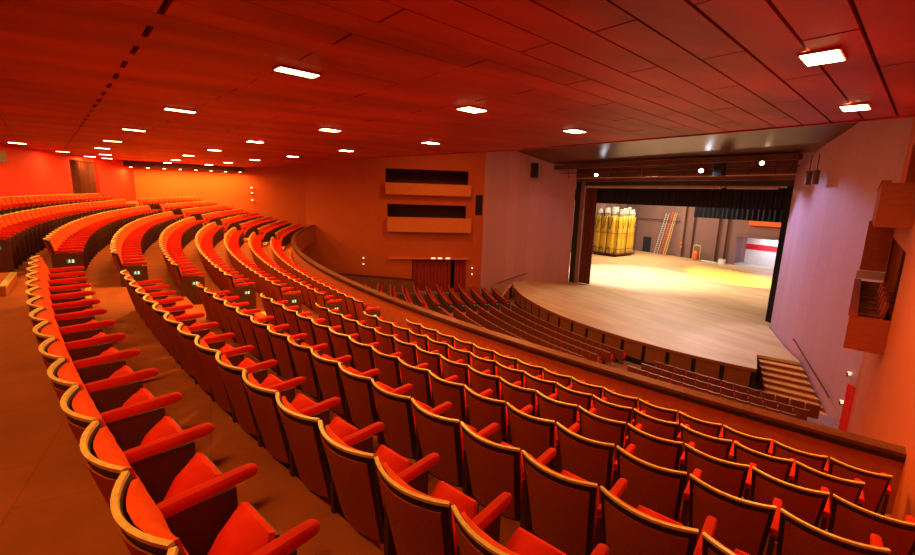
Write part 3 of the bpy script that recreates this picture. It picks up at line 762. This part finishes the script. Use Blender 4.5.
# yellow wagon
q0=Vector((-24.6,-2.5));q1=Vector((-20.9,-1.9)); ux=(q1-q0).normalized(); Lx=(q1-q0).length; uy=Vector((-ux.y,ux.x)); Ly=4.6
e=empty('pad_wagon',(q0.x,q0.y,-7.5+ZO),atan2(ux.y,ux.x))
b=MB(); b.box((Lx/2,Ly/2,.28),(Lx+.1,Ly+.1,.16),M['support']); b.build('base',e)
for x in (.3,Lx-.3):
    for y in (.3,Ly-.3): b=MB(); b.tube((x-.04,y,.11),(x+.04,y,.11),.11,M['blackm'],10); b.build('wheel',e)
for x in (0,Lx):
    for y in (0,Ly/2,Ly): b=MB(); b.tube((x,y,.3),(x,y,6.3),.045,M['blackm'],6); b.build('frame_post',e)
for z in (1.0,3.1,5.6):
    b=MB()
    for a_,c_ in (((0,0),(Lx,0)),((Lx,0),(Lx,Ly)),((0,0),(0,Ly))): b.tube((*a_,z),(*c_,z),.03,M['blackm'],6)
    b.build('frame_rail',e)
def padcol(cx,cy,w,d,h,rz=0):
    rows=[]
    for z,sc in ((.37,.9),(.5,1),(1.6,1.02),(3.1,.97),(4.6,1.02),(h-.15,1),(h,.8)):
        rows.append([(cx+w/2*sc*(abs(cos(t))**.5)*(1 if cos(t)>0 else -1),cy+d/2*sc*(abs(sin(t))**.5)*(1 if sin(t)>0 else -1),z) for t in [2*pi*i/20 for i in range(20)]])
    b=MB(); b.grid(rows,M['yellow'],wrap=True); b.add(rows[-1],[tuple(range(20))],M['yellow']); return b
def sack(cx,cy,w,d,z0,z1):
    rows=[[(cx+lx*z*.12+w/2*sc*cos(t)*(1+.12*sin(3*t)),cy+d/2*sc*sin(t)*(1+.12*cos(4*t)),z0+(z1-z0)*z) for t in [2*pi*i/16 for i in range(16)]] for z,sc,lx in ((0,.85,0),(.3,1,1),(.7,.9,-1),(.95,.55,1),(1,.1,1))]
    b=MB(); b.grid(rows,M['grey'],wrap=True); return b
for i,(cx,cy) in enumerate([(.5,.55),(1.5,.55),(2.55,.5),(3.25,.9),(3.2,2.0),(3.2,3.1),(3.2,4.1),(.6,2.2),(1.8,2.4)]):
    w=.92 if i<3 else .8; padcol(cx,cy,w,.85,5.3).build('yellow_pad',e,True)
    o=sack(cx,cy,.75,.7,5.31,6.25+.15*(i%3)).build('grey_bundle',e,True); o['label']='grey cloth bundle on top of the pads'
for i,cx in enumerate((.5,1.5,2.55)):
    b=MB(); pts=[(cx-.35+.7*j/8,-.05,5.3-1.7*sin(pi*j/8)) for j in range(9)]
    for a_,c_ in zip(pts,pts[1:]): b.tube(a_,c_,.035,M['blackm'],5)
    b.build('strap',e)
    b=MB(); pts=[(cx-.3+.6*j/8,-.06,.45+.8*sin(pi*j/8)) for j in range(9)]
    for a_,c_ in zip(pts,pts[1:]): b.tube(a_,c_,.035,M['blackm'],5)
    b.build('strap',e)
for i,cy in enumerate((1.2,2.6,3.9)):
    b=MB(); pts=[(Lx+.05,cy-.4+.8*j/8,5.3-1.5*sin(pi*j/8)) for j in range(9)]
    for a_,c_ in zip(pts,pts[1:]): b.tube(a_,c_,.035,M['blackm'],5)
    b.build('strap',e)
tag(e,'caged wagon of tall yellow pads with grey bundles on the left of the stage','wagon')

# stage drapes
pleat(onP(.95,.35),onP(2.0,.55),-7.45,1.08,M['curtainbrown'],'stage_curtain','dark red house curtain gathered at the left edge of the stage opening','curtain',amp=.09,wl=.35)
b=MB(); b.prism([tuple(onP(.05,.02)),tuple(onP(.55,.02)),tuple(onP(.55,.4)),tuple(onP(.05,.4))],-7.5+ZO,1.45+ZO,M['black']); struct(b,'trim_4','black left edge of the proscenium')
b=MB(); b.prism([tuple(onP(.56,.1)),tuple(onP(.9,.1)),tuple(onP(.9,.4)),tuple(onP(.56,.4))],-7.5+ZO,1.45+ZO,M['stagewall']); struct(b,'trim_5','brown inner strip of the proscenium')
pleat(onP(PW-.55,.9),onP(PW-.05,.6),-7.4,1.3,M['black'],'wing_curtain','black wing curtain at the right edge of the stage opening','curtain',amp=.04,wl=.16)
pleat(onP(1.2,1.0),onP(PW-.0,1.0),-.35,1.0,M['black'],'border_curtain','black pleated border curtain across the top of the stage','curtain',amp=.06,wl=.26)
pleat((-5.6,-10),(5.0,-9.4),-1.35,1.2,M['black'],'border_curtain','second black border hanging lower behind at the right','curtain',amp=.08,wl=.4)
pleat((-27,-6),(5,-5),-.25,1.3,M['black'],'border_curtain','deep black border across the stage above the yellow wagon','curtain',amp=.08,wl=.4)
b=MB(); b.prism([tuple(onP(.2,.25)),tuple(onP(PW,.25)),tuple(onP(PW,.5)),tuple(onP(.2,.5))],1.1+ZO,1.44+ZO,M['blackm']); tag(b.build('border_batten'),'long black batten under the header of the stage opening','batten')
for s0,s1,l in ((1.4,12.2,'long pale metal tube under the stage header, left of the two'),(12.5,15.4,'short pale metal tube under the stage header, right of the two')):
    b=MB(); p=onP(s0,-.15);q=onP(s1,-.15); e=empty('lighting_tube',(p.x,p.y,1.0+ZO)); b.tube((0,0,0),(q.x-p.x,q.y-p.y,.0),.11,M['grey'],10); b.build('tube',e)
    for f_ in (.1,.5,.9): b=MB(); b.box(((q.x-p.x)*f_,(q.y-p.y)*f_,.2),(.06,.06,.3),M['blackm']); b.build('hanger',e)
    tag(e,l,'metal tube','metal tubes under the stage header')
# lighting bridge in front of the header
lb=empty('lighting_bridge',(0,-21.5,1.6+ZO))
def L_(a,c,r,m,nm,lab=None):
    b=MB(); b.tube(Vector(a)-Vector((0,-21.5,1.6)),Vector(c)-Vector((0,-21.5,1.6)),r,m,6); o=b.build(nm,lb)
    if lab:o['label']=lab
b=MB(); b.box((-2,.0,.95),(18.0,.5,.30),M['boxdark'],rz=.05); b.build('upper_beam',lb)
L_((-10.5,-21.9,1.62),(7.0,-21.0,1.62),.03,M['seatrim'],'lower_pipe','thin pale lower pipe')
L_((-10.5,-21.9,2.05),(7.0,-21.0,2.05),.03,M['blackm'],'middle_pipe')
for i in range(12):
    x=-9.5+i*1.4; y=-21.9+(x+10.5)*.0514
    L_((x,y,1.6),(x,y,2.75),.025,M['blackm'],'hanger')
for i in range(7):
    x=-5+i*1.9; y=-21.9+(x+10.5)*.0514
    L_((x,y,1.65),(x+.5,y,2.3),.03,M['blackm'],'brace')
tag(lb,'lighting bridge of beams and thin pipes in front of the stage header','lighting bridge')
def spot(x,y,z,lab,lit=True,aim=(0,-.5,-.8)):
    e=empty('stage_spotlight',(x,y,z+ZO)); a=Vector(aim).normalized()
    b=MB(); b.tube(a*-.22,a*.12,.10,M['blackm'],12,.13); b.build('housing',e)
    b=MB(); b.tube(a*.125,a*.135,.115,M['lamp_cool'] if lit else M['lamp_small'],12); b.build('lens',e)
    b=MB(); b.tube((-.15,0,0),(-.15,0,.3),.015,M['blackm'],5); b.tube((.15,0,0),(.15,0,.3),.015,M['blackm'],5); b.tube((-.15,0,.3),(.15,0,.3),.015,M['blackm'],5); b.build('yoke',e)
    tag(e,lab,'spotlight')
spot(-6.27,-22.0,1.86,'lit white spotlight on the left part of the lighting bridge',aim=(.6,-.7,-.35))
spot(1.94,-21.6,1.95,'brightest white spotlight near the middle of the lighting bridge',aim=(.6,-.75,-.15))
spot(5.4,-21.6,2.25,'small yellow spotlight towards the right of the lighting bridge',False,aim=(.5,-.8,-.2))
b=MB(); b.box((3.2,-21.75,1.95+ZO),(.55,.4,.75),M['blackm']); b.box((3.2,-21.97,1.95+ZO),(.45,.03,.65),M['black']); tag(b.build('hanging_loudspeaker'),'black loudspeaker hanging right of the brightest spotlight','loudspeaker')
b=MB(); b.box((-11.5,-23.9,2.25+ZO),(.5,.55,1.2),M['blackm'],rz=-.45); b.box((-11.25,-24.05,2.25+ZO),(.04,.45,1.1),M['black'],rz=-.45); tag(b.build('wall_loudspeaker'),'black loudspeaker high on the lilac wall left of the stage','loudspeaker')
for i,(x,y) in enumerate(((8.3,-22.95),(8.75,-23.3))):
    b=MB(); b.tube((x,y,1.0+ZO),(x,y,1.65+ZO),.14,M['upperceil'],12); b.tube((x,y,1.65+ZO),(x,y,2.4+ZO),.02,M['blackm'],5); tag(b.build('hanging_can'),'brown cylindrical lamp can hanging before the right lilac wall, %s'%('left one','right one')[i],'lamp can','brown lamp cans')
# post, lamp, red door curtain at the right stalls exit
pleat((12.86,-27.1),(12.5,-26.75),-8.9,-6.9,M['redband'],'exit_curtain','bright red curtain at the right stalls exit','curtain',amp=.03,wl=.12)
sconce((12.35,-26.5),-6.6,'round pale wall lamp beside the red curtain at right')
sconce((12.25,-26.35),-7.9,'lower pale wall lamp beside the red curtain at right')

# ---------------------------------------------------------------- lamps
LC=(1,.42,.07)
def area(name,loc,size,w,col,rot=(0,0,0),sy=None,spread=None):
    l=bpy.data.lights.new(name,'AREA'); l.energy=w; l.color=col; l.shape='RECTANGLE'; l.size=size; l.size_y=sy or size
    if spread: l.spread=spread
    o=bpy.data.objects.new(name,l); COL.objects.link(o); o.location=loc; o.rotation_euler=rot; return o
lang=atan2(du.y,du.x)
def ceil_lamp(x,y,w,l,m,power,lab,grp,z=CZ):
    e=empty('ceiling_lamp',(x,y,z-.02),lang)
    b=MB(); 
    for sx,sy,dx,dy in ((0,w/2+.01,l+.04,.02),(0,-w/2-.01,l+.04,.02),(l/2+.01,0,.02,w),(-l/2-.01,0,.02,w)): b.box((sx,sy,.002),(dx,dy,.03),M['ceil'])
    b.build('frame',e)
    b=MB(); b.box((0,0,-.004),(l,w,.03),m); b.build('glass',e)
    if power:
        area('ceiling_lamp_light',(x,y,z-.07),l,power,LC,(0,0,lang),w)
    tag(e,lab,'ceiling lamp',grp)
PW1=135
Arow=[(15.9,-39.9),(11.4,-41.25),(6.9,-42.65),(2.3,-43.9),(-2.7,-45.0),(-7.2,-46.2),(-11.8,-47.3),(-16.2,-48.3)]
Brow=[(16.7,-43.0),(12.1,-44.36),(7.58,-45.75),(2.97,-47.05),(-2.0,-48.15),(-6.9,-49.2),(-12.0,-50.0),(-16.5,-50.7)]
Crow=[(17.3,-46.0),(12.82,-47.4),(8.34,-48.87),(3.66,-50.16),(-.9,-51.3),(-5.3,-52.3),(-10.4,-53.0),(-14.8,-53.6)]
Drow=[(-5.4,-55.0),(-10.0,-54.6),(-13.6,-54.2)]
for i,p in enumerate(Arow): ceil_lamp(*p,.30,.42,M['lamp_hot'],PW1*(.9 if i==0 else 1.5),'bright ceiling lamp, row nearest the front ceiling edge, %s from the right'%ordw(i+1),'bright ceiling lamps')
for i,p in enumerate(Brow): ceil_lamp(*p,.30,.42,M['lamp_hot'],PW1*(.9 if i==0 else 1.35),'bright ceiling lamp, second row behind the front ceiling edge, %s from the right'%ordw(i+1),'bright ceiling lamps')
for i,p in enumerate(Crow):
    if i==0: continue
    ceil_lamp(*p,.20,.50,M['lamp_mid'],PW1*.7,'oblong recessed ceiling lamp in the third row, %s from the right'%ordw(i),'oblong ceiling lamps')
for i,p in enumerate(Drow): ceil_lamp(*p,.20,.50,M['lamp_hot' if i==0 else 'lamp_mid'],PW1*.5,'ceiling lamp before the red rear wall, %s from the left of the photo'%ordw(i+1),'rear ceiling lamps',z=CZ)
for i,p in enumerate([(17.6,-49.6),(12.9,-51.0),(8.4,-52.3),(3.8,-53.4)]): ceil_lamp(*p,.20,.50,M['lamp_mid'],PW1*.35,'oblong ceiling lamp in the rearmost row behind the tripod, %s from the right'%ordw(i+1),'rearmost ceiling lamps')
for i in range(8):
    t=i/7; x=-18.2; y=-46.3-6.6*t
    e=empty('wall_washer',(x,y,1.17+ZO)); b=MB(); b.tube((0,0,0),(0,0,-.05),.09,M['lamp_small'],12); b.build('glass',e); b=MB(); b.tube((0,0,.005),(0,0,-.03),.12,M['blackm'],12); b.build('ring',e)
    tag(e,'small round downlight in the bulkhead along the left wall, %s from the stage side'%ordw(i+1),'downlight','downlights along the left wall')
    area('wall_washer_light',(x,y,1.09+ZO),.15,62,(1,.42,.05))
# stage lights
def spotl(loc,target,power,col,ang,blend=.5,rad=.15):
    l=bpy.data.lights.new('stage_light','SPOT'); l.energy=power; l.color=col; l.spot_size=radians(ang); l.spot_blend=blend; l.shadow_soft_size=rad
    o=bpy.data.objects.new('stage_light',l); COL.objects.link(o); o.location=loc
    d=Vector(target)-Vector(loc); o.rotation_euler=d.to_track_quat('-Z','Y').to_euler()
area('stage_work_light',(-6,-9,3.6+ZO),9,3300,(1,.86,.70),(0,0,0),7)
area('stage_work_light',(-19,0,3.6+ZO),5,2600,(1,.84,.55),(0,0,0),5)
spotl((-2.0,-9.0,3.2+ZO),(-5.0,-.5,-7.5+ZO),48000,(1,.42,.0),50,.35)
spotl((-14.0,-13.0,3.2+ZO),(-11.0,-12.0,-7.5+ZO),13000,(1,.95,.85),75,.5)
spotl((-2.0,-20.9,2.2+ZO),(0,-24.5,-7.5+ZO),650,(1,.85,.7),100,.6,.3)
spotl((1.94,-22.0,1.9+ZO),(8.4,-22.2,-3.9+ZO),1900,(.52,.66,1),80,.4)
spotl((-6.27,-22.3,1.9+ZO),(-12.5,-24.5,-5.0+ZO),90,(1,.60,.70),70,.6)
area('recess_light',(-8.5,10.5,-3.6+ZO),2,200,(.9,.85,1),(0,0,0),1)
# unseen lights added above the stalls to warm the side walls
for x,y,w_ in ((-9,-33.5,330),(0,-34,360),(9,-33.5,210),(-4,-29.8,170),(5,-29.8,150)):
    area('added_warm_light',(x,y,4.6+ZO),.6,w_,(1,.36,.09))
    e=empty('added_downlight',(x,y,4.65+ZO)); b=MB(); b.tube((0,0,0),(0,0,.05),.3,M['lamp_small'],12); b.build('glass',e); b=MB(); b.tube((0,0,.05),(0,0,.35),.33,M['blackm'],12); b.build('housing',e)
    tag(e,'unseen round light added above the ceiling edge','downlight','unseen lights added over the stalls')

# ---------------------------------------------------------------- world & view
w=bpy.data.worlds.new('world'); SC.world=w; w.use_nodes=True
w.node_tree.nodes['Background'].inputs[0].default_value=(.6,.09,.01,1); w.node_tree.nodes['Background'].inputs[1].default_value=.15
SC.view_settings.view_transform='Standard'; SC.view_settings.look='None'; SC.view_settings.exposure=.22; SC.view_settings.gamma=1
SC.view_settings.use_curve_mapping=False
SC.cycles.max_bounces=8; SC.cycles.diffuse_bounces=5
